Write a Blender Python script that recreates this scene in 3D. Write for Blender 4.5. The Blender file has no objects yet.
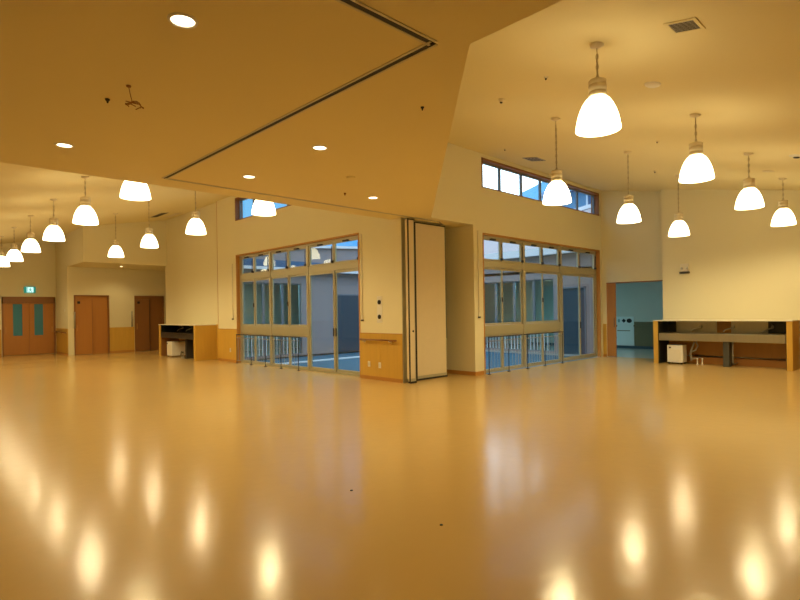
import bpy, bmesh, math, random
from mathutils import Vector, Matrix

random.seed(4)
scene = bpy.context.scene
COL = scene.collection
PI = math.pi

# ------------------------------------------------------------------ materials
def mat(name, color, rough=0.5, metal=0.0, spec=0.5, var=0.0, vscale=(3, 3, 3), bump=0.0, bscale=(20, 20, 20), coat=0.0):
    m = bpy.data.materials.new(name)
    m.use_nodes = True
    nt = m.node_tree
    b = nt.nodes['Principled BSDF']
    b.inputs['Base Color'].default_value = (*color, 1)
    b.inputs['Roughness'].default_value = rough
    b.inputs['Metallic'].default_value = metal
    b.inputs['Specular IOR Level'].default_value = spec
    b.inputs['Coat Weight'].default_value = coat
    tc = nt.nodes.new('ShaderNodeTexCoord')
    if var > 0:
        mp = nt.nodes.new('ShaderNodeMapping')
        mp.inputs['Scale'].default_value = vscale
        nz = nt.nodes.new('ShaderNodeTexNoise')
        nz.inputs['Scale'].default_value = 1.0
        nz.inputs['Detail'].default_value = 4
        mx = nt.nodes.new('ShaderNodeMix')
        mx.data_type = 'RGBA'
        mx.inputs[6].default_value = (*[c * (1 - var) for c in color], 1)
        mx.inputs[7].default_value = (*[min(1, c * (1 + var)) for c in color], 1)
        nt.links.new(tc.outputs['Object'], mp.inputs['Vector'])
        nt.links.new(mp.outputs[0], nz.inputs['Vector'])
        nt.links.new(nz.outputs[0], mx.inputs[0])
        nt.links.new(mx.outputs[2], b.inputs['Base Color'])
    if bump > 0:
        mp2 = nt.nodes.new('ShaderNodeMapping')
        mp2.inputs['Scale'].default_value = bscale
        n2 = nt.nodes.new('ShaderNodeTexNoise')
        n2.inputs['Scale'].default_value = 1.0
        n2.inputs['Detail'].default_value = 2
        bp = nt.nodes.new('ShaderNodeBump')
        bp.inputs['Strength'].default_value = bump
        bp.inputs['Distance'].default_value = 0.02
        nt.links.new(tc.outputs['Object'], mp2.inputs['Vector'])
        nt.links.new(mp2.outputs[0], n2.inputs['Vector'])
        nt.links.new(n2.outputs[0], bp.inputs['Height'])
        nt.links.new(bp.outputs[0], b.inputs['Normal'])
    return m

def emit(name, color, strength):
    m = bpy.data.materials.new(name)
    m.use_nodes = True
    nt = m.node_tree
    nt.nodes.clear()
    e = nt.nodes.new('ShaderNodeEmission')
    e.inputs['Color'].default_value = (*color, 1)
    e.inputs['Strength'].default_value = strength
    o = nt.nodes.new('ShaderNodeOutputMaterial')
    nt.links.new(e.outputs[0], o.inputs['Surface'])
    return m

def glass(name, tint=(0.86, 0.93, 0.95), refl=1.0):
    m = bpy.data.materials.new(name)
    m.use_nodes = True
    nt = m.node_tree
    nt.nodes.clear()
    t = nt.nodes.new('ShaderNodeBsdfTransparent')
    t.inputs['Color'].default_value = (*tint, 1)
    g = nt.nodes.new('ShaderNodeBsdfGlossy')
    g.inputs['Roughness'].default_value = 0.02
    f = nt.nodes.new('ShaderNodeLayerWeight')
    f.inputs['Blend'].default_value = 0.5
    pw = nt.nodes.new('ShaderNodeMath')
    pw.operation = 'POWER'
    pw.inputs[1].default_value = 5.0
    nt.links.new(f.outputs['Facing'], pw.inputs[0])
    mul = nt.nodes.new('ShaderNodeMath')
    mul.operation = 'MULTIPLY_ADD'
    mul.use_clamp = True
    mul.inputs[1].default_value = 0.9 * refl
    mul.inputs[2].default_value = 0.04 * refl
    mx = nt.nodes.new('ShaderNodeMixShader')
    o = nt.nodes.new('ShaderNodeOutputMaterial')
    nt.links.new(pw.outputs[0], mul.inputs[0])
    nt.links.new(mul.outputs[0], mx.inputs[0])
    nt.links.new(t.outputs[0], mx.inputs[1])
    nt.links.new(g.outputs[0], mx.inputs[2])
    nt.links.new(mx.outputs[0], o.inputs['Surface'])
    return m

LAMP = (1.0, 0.805, 0.42)          # warm lamp light
M = {}
M['wall'] = mat('cream_wall', (0.80, 0.735, 0.50), 0.75, spec=0.2, var=0.02, vscale=(1, 1, 1))
M['ceil'] = mat('cream_ceiling', (0.80, 0.70, 0.41), 0.85, spec=0.1, var=0.015, vscale=(1, 1, 1))
M['floor'] = mat('vinyl_floor', (0.60, 0.40, 0.145), 0.18, spec=0.55, var=0.05, vscale=(0.5, 0.5, 0.5), bump=0.10, bscale=(6, 6, 6))
M['corridor_floor'] = mat('corridor_vinyl', (0.42, 0.45, 0.42), 0.2, spec=0.5, var=0.03)
M['wood'] = mat('beech_panel', (0.64, 0.38, 0.06), 0.45, var=0.10, vscale=(14, 14, 1.2))
M['trimwood'] = mat('oak_trim', (0.52, 0.25, 0.055), 0.45, var=0.12, vscale=(14, 14, 1.2))
M['base'] = mat('wood_baseboard', (0.50, 0.23, 0.045), 0.45, var=0.08, vscale=(2, 2, 10))
M['door'] = mat('brown_door', (0.45, 0.19, 0.035), 0.45, var=0.08, vscale=(10, 10, 0.8))
M['doordark'] = mat('dark_wood_and_door_shade', (0.28, 0.12, 0.032), 0.45, var=0.08, vscale=(10, 10, 0.8))  # dark wood parts; also shade put into a door and a sink side
M['alu'] = mat('champagne_aluminium', (0.50, 0.47, 0.33), 0.36, metal=0.35, var=0.03)
M['alu_blue'] = mat('blue_grey_frame', (0.20, 0.24, 0.28), 0.4, metal=0.3, var=0.03)
M['steel'] = mat('stainless_steel', (0.46, 0.45, 0.38), 0.28, metal=0.9, var=0.06, vscale=(2, 30, 2))
M['chrome'] = mat('chrome', (0.85, 0.84, 0.8), 0.12, metal=1.0, var=0.01)
M['black'] = mat('black_rubber', (0.012, 0.011, 0.010), 0.6, var=0.1)
M['dark'] = mat('dark_metal', (0.05, 0.045, 0.04), 0.5, metal=0.2, var=0.1)
M['grey'] = mat('grey_track', (0.36, 0.34, 0.29), 0.5, var=0.05)
M['flange'] = mat('track_flange', (0.62, 0.58, 0.46), 0.5, var=0.03)
M['panel'] = mat('partition_cloth', (0.74, 0.63, 0.42), 0.7, spec=0.2, var=0.03, vscale=(8, 8, 8))
M['white'] = mat('white_enamel', (0.82, 0.79, 0.70), 0.4, var=0.02)
M['whitegrey'] = mat('pale_grey_enamel', (0.62, 0.60, 0.54), 0.45, var=0.03)
M['plastic'] = mat('cream_plastic', (0.80, 0.74, 0.60), 0.4, var=0.02)
M['collar'] = mat('lamp_collar', (0.72, 0.62, 0.42), 0.4, metal=0.1, var=0.04, vscale=(2, 2, 60))
M['chain'] = mat('lamp_chain', (0.50, 0.42, 0.26), 0.4, metal=0.5, var=0.05)
M['splashshade'] = mat('dark_splash_and_shade', (0.018, 0.022, 0.024), 0.3, var=0.1)  # dark splash of the small sink, and recess shade put into colour
M['wire'] = mat('brown_wire', (0.30, 0.12, 0.03), 0.6, var=0.1)
M['ventdark'] = mat('vent_recess', (0.03, 0.026, 0.02), 0.8, var=0.1)
M['deck'] = mat('courtyard_paving', (0.036, 0.115, 0.17), 0.6, spec=0.15, var=0.12, vscale=(1.2, 7, 1))
M['kerb'] = mat('pale_kerb', (0.80, 0.85, 0.88), 0.6, var=0.05)
M['mauve'] = mat('mauve_render', (0.34, 0.29, 0.28), 0.8, var=0.05, vscale=(2, 2, 2))
M['bluetrim'] = mat('blue_fascia', (0.045, 0.14, 0.27), 0.5, var=0.05)
M['whitetrim'] = mat('white_fascia', (0.85, 0.87, 0.88), 0.5, var=0.03)
M['blueroof'] = mat('blue_roof', (0.11, 0.30, 0.46), 0.5, var=0.06)
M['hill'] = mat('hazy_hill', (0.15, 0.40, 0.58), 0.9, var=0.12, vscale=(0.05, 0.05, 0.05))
M['extdoor'] = mat('slate_door', (0.045, 0.075, 0.10), 0.5, var=0.06)
M['corridor_wall'] = mat('corridor_wall', (0.60, 0.62, 0.56), 0.7, var=0.03)
M['corridor_wood'] = mat('corridor_wainscot', (0.17, 0.145, 0.07), 0.5, var=0.08, vscale=(8, 8, 1))
M['tealmark'] = mat('teal_mark', (.22, .42, .44), .6, var=.02)
M['doorpale'] = mat('pale_corridor_door', (0.72, 0.80, 0.80), 0.5, var=0.02)
M['glass'] = glass('window_glass')
M['tealglass'] = mat('teal_door_glass', (0.045, 0.24, 0.36), 0.15, spec=0.6, var=0.1, vscale=(3, 3, 1.5))
M['green'] = emit('exit_green', (0.03, 0.42, 0.30), 0.55)
M['exitface'] = emit('exit_face', (0.62, 1.0, 0.90), 1.25)
M['shade'] = emit('lit_shade', (1.0, 0.82, 0.46), 8.0)
M['down'] = emit('lit_downlight', (1.0, 0.80, 0.50), 7.0)
M['tube'] = emit('fluorescent_tube', (0.70, 1.0, 0.95), 3.0)

# ------------------------------------------------------------------ mesh helper
class MB:
    def __init__(self):
        self.bm = bmesh.new()
    def box(self, x0, x1, y0, y1, z0, z1, bev=0.0):
        r = bmesh.ops.create_cube(self.bm, size=1.0)
        vs = r['verts']
        for v in vs:
            v.co = Vector((x0 + (v.co.x + .5) * (x1 - x0), y0 + (v.co.y + .5) * (y1 - y0), z0 + (v.co.z + .5) * (z1 - z0)))
        if bev > 0:
            es = list({e for v in vs for e in v.link_edges})
            bmesh.ops.bevel(self.bm, geom=es, offset=bev, segments=2, affect='EDGES', profile=0.5)
        return self
    def prism(self, poly, z0, z1):
        lo = [self.bm.verts.new((x, y, z0)) for x, y in poly]
        hi = [self.bm.verts.new((x, y, z1)) for x, y in poly]
        n = len(poly)
        self.bm.faces.new(lo[::-1]); self.bm.faces.new(hi)
        for i in range(n):
            j = (i + 1) % n
            self.bm.faces.new((lo[i], lo[j], hi[j], hi[i]))
        return self
    def hull8(self, pts):
        v = [self.bm.verts.new(p) for p in pts]      # bottom 4 then top 4
        for f in ((3, 2, 1, 0), (4, 5, 6, 7), (0, 1, 5, 4), (1, 2, 6, 5), (2, 3, 7, 6), (3, 0, 4, 7)):
            self.bm.faces.new([v[i] for i in f])
        return self
    def lathe(self, prof, c=(0, 0, 0), n=32, close=False):
        rings = []
        for r, z in prof:
            if r < 1e-6:
                rings.append([self.bm.verts.new((c[0], c[1], c[2] + z))])
            else:
                rings.append([self.bm.verts.new((c[0] + r * math.cos(2 * PI * k / n), c[1] + r * math.sin(2 * PI * k / n), c[2] + z)) for k in range(n)])
        for a, b in zip(rings, rings[1:]):
            for k in range(n):
                l = (k + 1) % n
                if len(a) == 1 and len(b) == 1: continue
                if len(a) == 1: self.bm.faces.new((a[0], b[l], b[k]))
                elif len(b) == 1: self.bm.faces.new((a[k], a[l], b[0]))
                else: self.bm.faces.new((a[k], a[l], b[l], b[k]))
        return self
    def tube(self, pts, r, n=8, cap=True):
        pts = [Vector(p) for p in pts]
        rings = []
        ref = None
        for i, p in enumerate(pts):
            d = (pts[min(i + 1, len(pts) - 1)] - pts[max(i - 1, 0)]).normalized()
            if ref is None:
                ref = Vector((0, 0, 1)) if abs(d.z) < .9 else Vector((1, 0, 0))
            a = (ref - d * ref.dot(d)).normalized()
            b = d.cross(a)
            ref = a
            rr = r[i] if isinstance(r, (list, tuple)) else r
            rings.append([self.bm.verts.new(p + a * rr * math.cos(2 * PI * k / n) + b * rr * math.sin(2 * PI * k / n)) for k in range(n)])
        for A, B in zip(rings, rings[1:]):
            for k in range(n):
                l = (k + 1) % n
                self.bm.faces.new((A[k], A[l], B[l], B[k]))
        if cap:
            self.bm.faces.new(rings[0][::-1]); self.bm.faces.new(rings[-1])
        return self
    def build(self, name, m, parent=None, smooth=False):
        bmesh.ops.recalc_face_normals(self.bm, faces=self.bm.faces)
        me = bpy.data.meshes.new(name)
        self.bm.to_mesh(me); self.bm.free()
        me.materials.append(M[m] if isinstance(m, str) else m)
        if smooth:
            for p in me.polygons: p.use_smooth = True
        o = bpy.data.objects.new(name, me)
        COL.objects.link(o)
        if parent: o.parent = parent
        return o

def tag(o, label=None, cat=None, group=None, kind=None):
    if label: o['label'] = label
    if cat: o['category'] = cat
    if group: o['group'] = group
    if kind: o['kind'] = kind
    return o

def thing(name, loc, label, cat, group=None, rz=0.0, rot=None, kind=None):
    o = bpy.data.objects.new(name, None)
    o.empty_display_size = 0.1
    COL.objects.link(o)
    o.location = loc
    o.rotation_euler = rot if rot else (0, 0, rz)
    return tag(o, label, cat, group, kind)

def struct(name, mb, m, label, cat, smooth=False):
    return tag(mb.build(name, m, None, smooth), label, cat, None, 'structure')

def copy_tree(o, parent=None):
    c = o.copy(); COL.objects.link(c)
    if parent: c.parent = parent
    for ch in list(o.children): copy_tree(ch, c)
    return c

# ------------------------------------------------------------------ setting
X1, Y2, ZL = 8.05, 7.88, 3.58          # left glazed wall plane, right glazed wall plane, low ceiling
zl = lambda x: 5.34 - .18 * (X1 - x)   # sloped ceiling over the left wing
zr = lambda y: 5.34 - .18 * (Y2 - y)   # sloped ceiling over the right wing
XB, YB = -4.0, -4.0

struct('floor', MB().box(XB, 16.75, YB, Y2, -.2, 0).box(XB, 8.30, Y2, 27, -.2, 0).box(8.30, 10.05, Y2, 9.45, -.2, 0).box(8.30, 10.5, 22.2, 25, -.2, 0),
       'floor', 'polished tan vinyl floor of the whole hall', 'floor')

struct('ceiling_low', MB().prism([(XB, YB), (3.23, YB), (3.23, 2.54), (8.58, 7.88), (8.58, 8.05), (8.05, 8.62), (XB, 8.66)], ZL, 5.6),
       'ceil', 'flat low cream ceiling with downlights and black partition track', 'ceiling')
struct('ceiling_right', MB().hull8([(3.0, YB, zr(YB)), (16.9, YB, zr(YB)), (16.9, 7.95, zr(7.95)), (3.0, 7.95, zr(7.95)),
                                    (3.0, YB, zr(YB) + .2), (16.9, YB, zr(YB) + .2), (16.9, 7.95, zr(7.95) + .2), (3.0, 7.95, zr(7.95) + .2)]),
       'ceil', 'sloped high cream ceiling over the wing with the long sink', 'ceiling')
struct('ceiling_left', MB().hull8([(XB, 8.6, zl(XB)), (8.45, 8.6, zl(8.45)), (8.45, 27, zl(8.45)), (XB, 27, zl(XB)),
                                   (XB, 8.6, zl(XB) + .2), (8.45, 8.6, zl(8.45) + .2), (8.45, 27, zl(8.45) + .2), (XB, 27, zl(XB) + .2)]),
       'ceil', 'sloped high cream ceiling over the wing with the brown doors', 'ceiling')
struct('ceiling_pocket', MB().box(8.3, 10.1, 8.05, 9.45, ZL, ZL + .2).box(8.05, 8.6, 7.9, 8.7, ZL + .004, ZL + .2), 'ceil', 'ceiling of the partition storage recess', 'ceiling')

# left glazed wall (x = X1), right glazed wall (y = Y2)
WA, WB = 9.70, 15.83                   # left opening along y
RA, RB = 10.40, 16.53                  # right opening along x
TOP = 5.62
struct('wall_left', MB().box(X1, X1 + .24, 8.28, WA, 0, TOP).box(X1, X1 + .24, WB, 17.15, 0, TOP)
       .box(X1, X1 + .24, WA, WB, 3.42, 4.50).box(X1, X1 + .24, WA, WB, 5.22, TOP).box(8.2, 8.44, 17.15, 22.2, 0, TOP),
       'wall', 'cream wall with the left courtyard window, above a wood wainscot', 'wall')
struct('wall_right', MB().box(8.5, 10.05, Y2, Y2 + .24, ZL + .001, TOP).box(10.05, RA, Y2, Y2 + .24, 0, TOP).box(RB, 16.70, Y2, Y2 + .24, 0, TOP)
       .box(RA, RB, Y2, Y2 + .24, 3.42, 4.52).box(RA, RB, Y2, Y2 + .24, 5.24, TOP),
       'wall', 'cream wall with the right courtyard window and high window', 'wall')
struct('wall_pocket', MB().box(10.05, 10.3, Y2 + .24, 9.45, 0, ZL).box(8.29, 10.05, 9.2, 9.45, 0, ZL),
       'wall', 'cream side and back walls of the partition recess', 'wall')
struct('wall_doorway', MB().box(16.68, 16.9, 7.74, 7.88, 0, TOP).box(16.68, 16.9, 5.7, 7.74, 2.37, TOP).box(16.25, 16.68, 5.70, 5.86, 0, 5.3),
       'wall', 'cream wall above the open doorway to the corridor', 'wall')
struct('wall_sink', MB().box(16.25, 16.45, YB, 5.70, 0, 5.3), 'wall', 'brightly lit cream wall above the long sink', 'wall')
struct('wall_front', MB().box(XB, 16.45, YB - .2, YB, 0, 5), 'wall', 'cream wall behind the viewer', 'wall')
struct('wall_side', MB().box(XB - .2, XB, YB, 27, 0, 5), 'wall', 'cream wall at the left of the hall, outside the picture', 'wall')
# far end of the left wing
struct('wall_end', MB().box(XB, 3.35, 26.4, 26.65, 0, 5).box(5.18, 5.25, 26.4, 26.65, 0, 5).box(3.35, 5.18, 26.4, 26.65, 2.38, 5)
       .box(3.2, 5.4, 26.66, 26.8, -.2, 5).box(5.22, 5.42, 24.4, 26.4, 0, 5).box(5.22, 5.42, 22.0, 24.4, 3.53, 5.2),
       'wall', 'cream end wall above the double door with glass strips', 'wall')
struct('wall_recess', MB().box(5.42, 5.43, 24.4, 24.6, 0, 3.53).box(6.71, 7.70, 24.4, 24.6, 0, 3.53).box(8.92, 10.5, 24.4, 24.6, 0, 3.53)
       .box(5.43, 6.71, 24.4, 24.6, 2.40, 3.53).box(7.70, 8.92, 24.4, 24.6, 2.39, 3.53).box(10.3, 10.5, 22, 24.4, 0, 3.53).box(5.3, 10.5, 24.62, 24.75, -.2, 3.6).box(8.44, 10.5, 22.0, 22.2, -.2, 3.8),
       'wall', 'cream wall around the two single brown doors', 'wall')
struct('ceiling_recess', MB().box(5.42, 8.22, 22.0, 24.6, 3.53, 5.45).box(8.22, 10.5, 22.2, 24.6, 3.53, 3.8), 'wall', 'dropped cream header and soffit over the recess with two doors', 'ceiling')

# wainscots and baseboards
def strip(name, boxes, m, label, cat='trim'):
    mb = MB()
    for b in boxes: mb.box(*b)
    return struct(name, mb, m, label, cat)

strip('trim_1', [(X1 - .02, X1, 8.285, 8.985, .08, 1.05), (X1 - .02, X1, 8.99, WA - .005, .08, 1.05)], 'wood', 'orange wood wainscot below the two round black devices')
strip('trim_2', [(X1 - .02, X1, WB + .005, 17.15, .08, 1.05)], 'wood', 'orange wood wainscot between the left window and the small sink')
strip('trim_3', [(16.665, 16.68, 7.75, 7.86, .08, 1.05)], 'wood', 'narrow orange wood wainscot beside the open doorway')
strip('trim_4', [(5.20, 5.22, 24.42, 26.38, .08, 1.06), (5.44, 5.455, 24.385, 24.4, .08, 1.06)], 'wood', 'orange wood wainscot on the column beside the double door')
strip('trim_5', [(6.72, 7.68, 24.38, 24.4, .08, 1.06)], 'wood', 'orange wood wainscot between the two single doors')
strip('trim_6', [(XB, 3.33, 26.38, 26.4, .08, 1.06)], 'wood', 'orange wood wainscot left of the double door')
strip('trim_7', [(16.23, 16.25, YB, 2.6, .08, 1.2)], 'doordark', 'dark wood wainscot to the right of the long sink')
strip('trim_8', [(X1 - .024, X1, 8.285, WA - .005, 1.05, 1.065), (X1 - .024, X1, WB + .005, 17.15, 1.05, 1.065)], 'trimwood', 'thin wooden cap along the wainscot by the left window')
strip('trim_9', [(X1 - .006, X1 + .004, 8.262, 8.28, 0, ZL), (X1, X1 + .24, 8.262, 8.28, 0, ZL)], 'alu', 'metal edge strip where the left wall meets the folded partition')
strip('baseboard_left', [(X1 - .022, X1, 8.285, WA - .005, 0, .08), (X1 - .022, X1, WB + .005, 17.15, 0, .08)], 'base', 'wooden baseboard under the left wainscot')
strip('baseboard_right', [(10.05, RA - .03, Y2 - .015, Y2, 0, .09), (10.035, 10.05, Y2 - .015, 9.2, 0, .09)], 'base', 'wooden baseboard on the pillar beside the right window')
strip('baseboard_end', [(5.198, 5.22, 24.42, 26.38, 0, .08), (6.72, 7.68, 24.378, 24.4, 0, .08), (XB, 3.33, 26.378, 26.4, 0, .08), (16.66, 16.68, 7.75, 7.86, 0, .08)], 'base', 'wooden baseboard along the far walls')

strip('trim_shadow_line', [(X1 - .006, X1 + .004, 17.142, 17.155, 0, 5.4)], 'trimwood', 'thin dark strip for the corner shadow line beside the small sink')  # dark strip added to draw the shadow line at the wall step
strip('trim_25', [(8.18, 8.2, 17.16, 17.61, 0, 1.2)], 'wood', 'orange wood strip between the small sink and the wall corner')
# black partition track in the low ceiling, lipped by grey flanges
def track(name, a, b, label, w=.045):
    a, b = Vector((*a, 0)), Vector((*b, 0))
    L = (b - a).length
    d = (b - a).normalized(); p = Vector((-d.y, d.x, 0))
    r = thing(name, (0, 0, 0), label, 'trim', kind='structure')
    def bar(o0, o1, z0, z1, nm, m):
        q = [a + p * o0, b + p * o0, b + p * o1, a + p * o1]
        MB().prism([(v.x, v.y) for v in q], z0, z1).build(nm, m, r)
    bar(-w / 2, w / 2, ZL - .004, ZL + .001, 'track_slot', 'black')
    bar(-w / 2 - .022, -w / 2, ZL - .007, ZL + .001, 'track_flange', 'flange')
    bar(w / 2, w / 2 + .022, ZL - .007, ZL + .001, 'track_flange', 'flange')
track('trim_10', (3.01, 2.71), (3.01, 8.12), 'long black partition track crossing the low ceiling')
track('trim_11', (3.01, 2.72), (XB, 2.72), 'black partition track running off over the viewer')
track('trim_12', (3.01, 8.11), (9.1, 8.11), 'thin dark partition track along the edge of the low ceiling', .02)
track('trim_13', (8.5, 8.36), (9.6, 8.36), 'short partition track above the folded panels', .02)
track('trim_14', (9.1, 8.11), (9.5, 8.36), 'angled partition track in the recess ceiling', .02)

# ------------------------------------------------------------------ glazed courtyard windows
S = [.13, .93, 1.91, 2.86, 3.84, 4.98, 6.03]     # mullion positions; 0-2-4-6 are main posts
L = 6.13
def sash(parent, s0, s1, z0, z1, fw, y0, y1, name, frame_mat='alu', pane=True):
    f = MB().box(s0, s1, y0, y1, z0, z0 + fw, .003).box(s0, s1, y0, y1, z1 - fw, z1, .003).box(s0, s0 + fw, y0, y1, z0 + fw, z1 - fw, .003).box(s1 - fw, s1, y0, y1, z0 + fw, z1 - fw, .003)
    o = f.build(name, frame_mat, parent)
    if pane:
        MB().box(s0 + fw, s1 - fw, (y0 + y1) / 2 - .003, (y0 + y1) / 2 + .003, z0 + fw, z1 - fw).build('pane', 'glass', o)
    return o

def glazed_screen(name, loc, rz, label):
    r = thing(name, loc, label, 'window', rz=rz, kind='structure')
    # wooden reveal lining
    MB().box(0, .035, -.012, .24, 0, 3.40, .003).box(L - .035, L, -.012, .24, 0, 3.40, .003).box(0, L, -.012, .24, 3.385, 3.42, .003).build('casing', 'trimwood', r)
    D0, D1 = .10, .19
    fr = MB().box(.035, .13, D0, D1, 0, 3.385).box(6.03, L - .035, D0, D1, 0, 3.385).box(.13, 6.03, D0, D1, 3.335, 3.385).box(.13, 6.03, D0, D1, 0, .05)
    fr.build('frame', 'alu', r)
    for s in (1.91, 3.84):
        MB().box(s - .045, s + .045, D0 - .02, D1, .05, 3.335, .004).build('mullion', 'alu', r)
    for s0, s1 in ((.13, 1.865), (1.955, 3.795), (3.885, 6.03)):
        MB().box(s0, s1, D0 - .008, D1, 2.61, 2.77, .004).build('transom', 'alu', r)
    for s0, s1 in ((.13, 1.865), (1.955, 3.795)):
        MB().box(s0, s1, D0 - .008, D1, .93, 1.17, .004).build('sill_rail', 'alu', r)
    for i in range(6):
        a, b = S[i], S[i + 1]
        if i in (1, 3): b -= .045
        if i in (2, 4): a += .045
        t = sash(r, a + .005, b - .005, 2.775, 3.33, .045, D0 + .01, D1 - .02, 'vent_sash')
        mid = (a + b) / 2
        MB().box(mid - .10, mid + .10, D0 - .045, D0 + .012, 3.285, 3.325, .006).build('closer', 'dark', t)
        MB().tube([(b - .03, D0 - .03, 3.22), (b - .03, D0 - .03, 2.86)], .011).box(b - .055, b - .005, D0 - .05, D0 + .012, 2.80, 2.86, .005).build('stay', 'dark', t)
        if i < 4:
            dy = 0 if i % 2 == 0 else .03
            w = sash(r, a + .005, b - .005 + (.03 if i % 2 == 0 else 0), 1.175, 2.605, .05, D0 + .005 + dy, D0 + .035 + dy, 'sliding_sash')
            if i % 2 == 0:
                MB().box(b - .035, b + .005, D0 - .02, D0 + .006, 1.75, 1.87, .006).build('latch', 'dark', w)
            sash(r, a + .003, b - .003, .055, .925, .035, D0 + .02, D1 - .02, 'fixed_light')
        else:
            dy = 0 if i == 4 else .035
            d = sash(r, a + .004, b - .004 + (.04 if i == 4 else 0), .055, 2.605, .065, D0 - .005 + dy, D0 + .03 + dy, 'glass_door')
            hx = a + .05 if i == 5 else b - .01
            MB().box(hx - .02, hx + .02, D0 - .03 + dy, D0 + dy - .004, .95, 1.15, .006).build('door_pull', 'dark', d)
    return r
W1 = glazed_screen('window_1', (X1, WB, 0), -PI / 2, 'left glazed courtyard window with transom sashes and sliding glass door')
W2 = glazed_screen('window_2', (RA, Y2, 0), 0, 'right glazed courtyard window with transom sashes and sliding glass door')

def high_window(name, loc, rz, z0, z1, label):
    r = thing(name, loc, label, 'window', rz=rz, kind='structure')
    MB().box(0, .035, -.012, .24, z0, z1).box(L - .05, L, -.012, .24, z0, z1).box(0, L, -.012, .24, z1 - .05, z1).box(0, L, -.012, .24, z0, z0 + .02).build('casing', 'doordark', r)
    for i in range(6):
        a, b = (.035 if i == 0 else S[i]), (L - .05 if i == 5 else S[i + 1])
        sash(r, a, b, z0 + .02, z1 - .05, .03, .12, .18, 'sash', 'alu_blue')
    return r
high_window('window_3', (RA, Y2, 0), 0, 4.52, 5.24, 'high strip window above the right courtyard window')
high_window('window_4', (X1, WB, 0), -PI / 2, 4.50, 5.22, 'high strip window above the left window, cut by the low ceiling')

# ------------------------------------------------------------------ doors at the far end
d = thing('door_1', (4.265, 26.4, 0), 'brown double door with two tall teal glass strips', 'door', kind='structure')
MB().box(-.915, -.86, -.03, .16, 0, 2.38).box(.86, .915, -.03, .16, 0, 2.38).box(-.915, .915, -.03, .16, 2.12, 2.38).build('door_frame', 'doordark', d)
for sx, g0 in ((-1, -.40), (1, .17)):
    x0, x1 = (-.858, -.004) if sx < 0 else (.004, .858)
    g0 = -.545 if sx < 0 else .175
    g1 = g0 + .31
    lf = MB().box(x0, g0, .02, .07, .012, 2.115).box(g1, x1, .02, .07, .012, 2.115).box(g0, g1, .02, .07, .012, .79).box(g0, g1, .02, .07, 2.08, 2.115).build('leaf', 'door', d)
    MB().box(g0, g1, .035, .05, .79, 2.08).build('pane', 'tealglass', lf)
    hx = x0 + .06 if sx < 0 else x1 - .06
    MB().box(hx - .02, hx + .02, -.02, .02, .9, 1.15, .006).build('pull_handle', 'trimwood', lf)

def single_door(name, xc, w, h, m, label):
    r = thing(name, (xc, 24.4, 0), label, 'door', kind='structure')
    hw = w / 2
    MB().box(-hw, -hw + .05, -.03, .12, 0, h).box(hw - .05, hw, -.03, .12, 0, h).box(-hw, hw, -.03, .12, h - .05, h).build('door_frame', 'doordark', r)
    lf = MB().box(-hw + .05, .005, .0, .045, .012, h - .16, .004).build('leaf', m, r)
    MB().box(-hw + .12, -hw + .22, -.012, .0, 2.05, 2.15, .003).build('room_plate', 'black', lf)
    MB().box(-hw + .08, -hw + .11, -.02, .0, .95, 1.2, .004).build('pull_handle', 'trimwood', lf)
    MB().box(-hw + .05, .02, -.012, .06, h - .158, h - .05, .004).build('track_cover', m, r)
    MB().box(.024, hw - .05, .05, .09, .0, h - .05).build('side_panel', m, r)
    MB().box(.006, .022, .0, .09, .012, h - .16).build('edge_strip', 'doordark' if m == 'door' else 'dark', r)
    return r
single_door('door_2', 6.07, 1.28, 2.40, 'door', 'orange-brown sliding door nearest the column, with black plate')
single_door('door_3', 8.31, 1.22, 2.39, 'doordark', 'brown sliding door behind the small sink, in painted shade')  # darker copy of the door colour, standing in for shade
d = thing('door_4', (16.70, 7.60, 0), 'brown sliding door pushed open beside the corridor doorway', 'door', kind='structure')
MB().box(-.015, .03, -.15, .14, .01, 2.36, .004).build('leaf', 'door', d)
MB().box(-.02, -.015, -.11, -.09, .95, 1.25).build('pull_handle', 'dark', d)
MB().box(-.02, .2, -1.65, .14, 2.34, 2.37).build('door_frame', 'doordark', d)

# exit sign above the double door
e = thing('exit_sign', (4.29, 26.4, 2.54), 'green lit exit sign with running figure above the double door', 'sign')
MB().box(-.19, .19, -.10, -.0, 0, .25, .01).build('housing', 'green', e)
MB().box(-.115, .115, -.106, -.1, .02, .23).build('face', 'exitface', e)
g = MB()
g.lathe([(0, 0), (.018, 0), (.018, .003), (0, .003)], (0, 0, 0), 14)
for v in g.bm.verts: v.co = Vector((v.co.x + .005, -.107 - v.co.z, v.co.y + .185))
def limb(mb, a, b, w=.011):
    a, b = Vector((a[0], 0, a[1])), Vector((b[0], 0, b[1]))
    dd = (b - a).normalized(); p = Vector((-dd.z, 0, dd.x)) * w
    q = [a + p, b + p, b - p, a - p]
    lo = [mb.bm.verts.new((v.x, -.107, v.z)) for v in q]; hi = [mb.bm.verts.new((v.x, -.110, v.z)) for v in q]
    mb.bm.faces.new(lo); mb.bm.faces.new(hi[::-1])
    for i in range(4):
        j = (i + 1) % 4; mb.bm.faces.new((lo[i], lo[j], hi[j], hi[i]))
for a, b in (((0, .16), (.012, .105)), ((.0, .155), (-.045, .135)), ((.004, .155), (.05, .125)), ((.012, .105), (-.02, .07)), ((-.02, .07), (-.055, .06)), ((.012, .105), (.045, .075)), ((.045, .075), (.04, .035))):
    limb(g, a, b)
for a, b in (((-.09, .21), (-.09, .04)), ((-.09, .21), (-.065, .21))): limb(g, a, b, .008)
g.build('running_figure', 'green', e)

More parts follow.
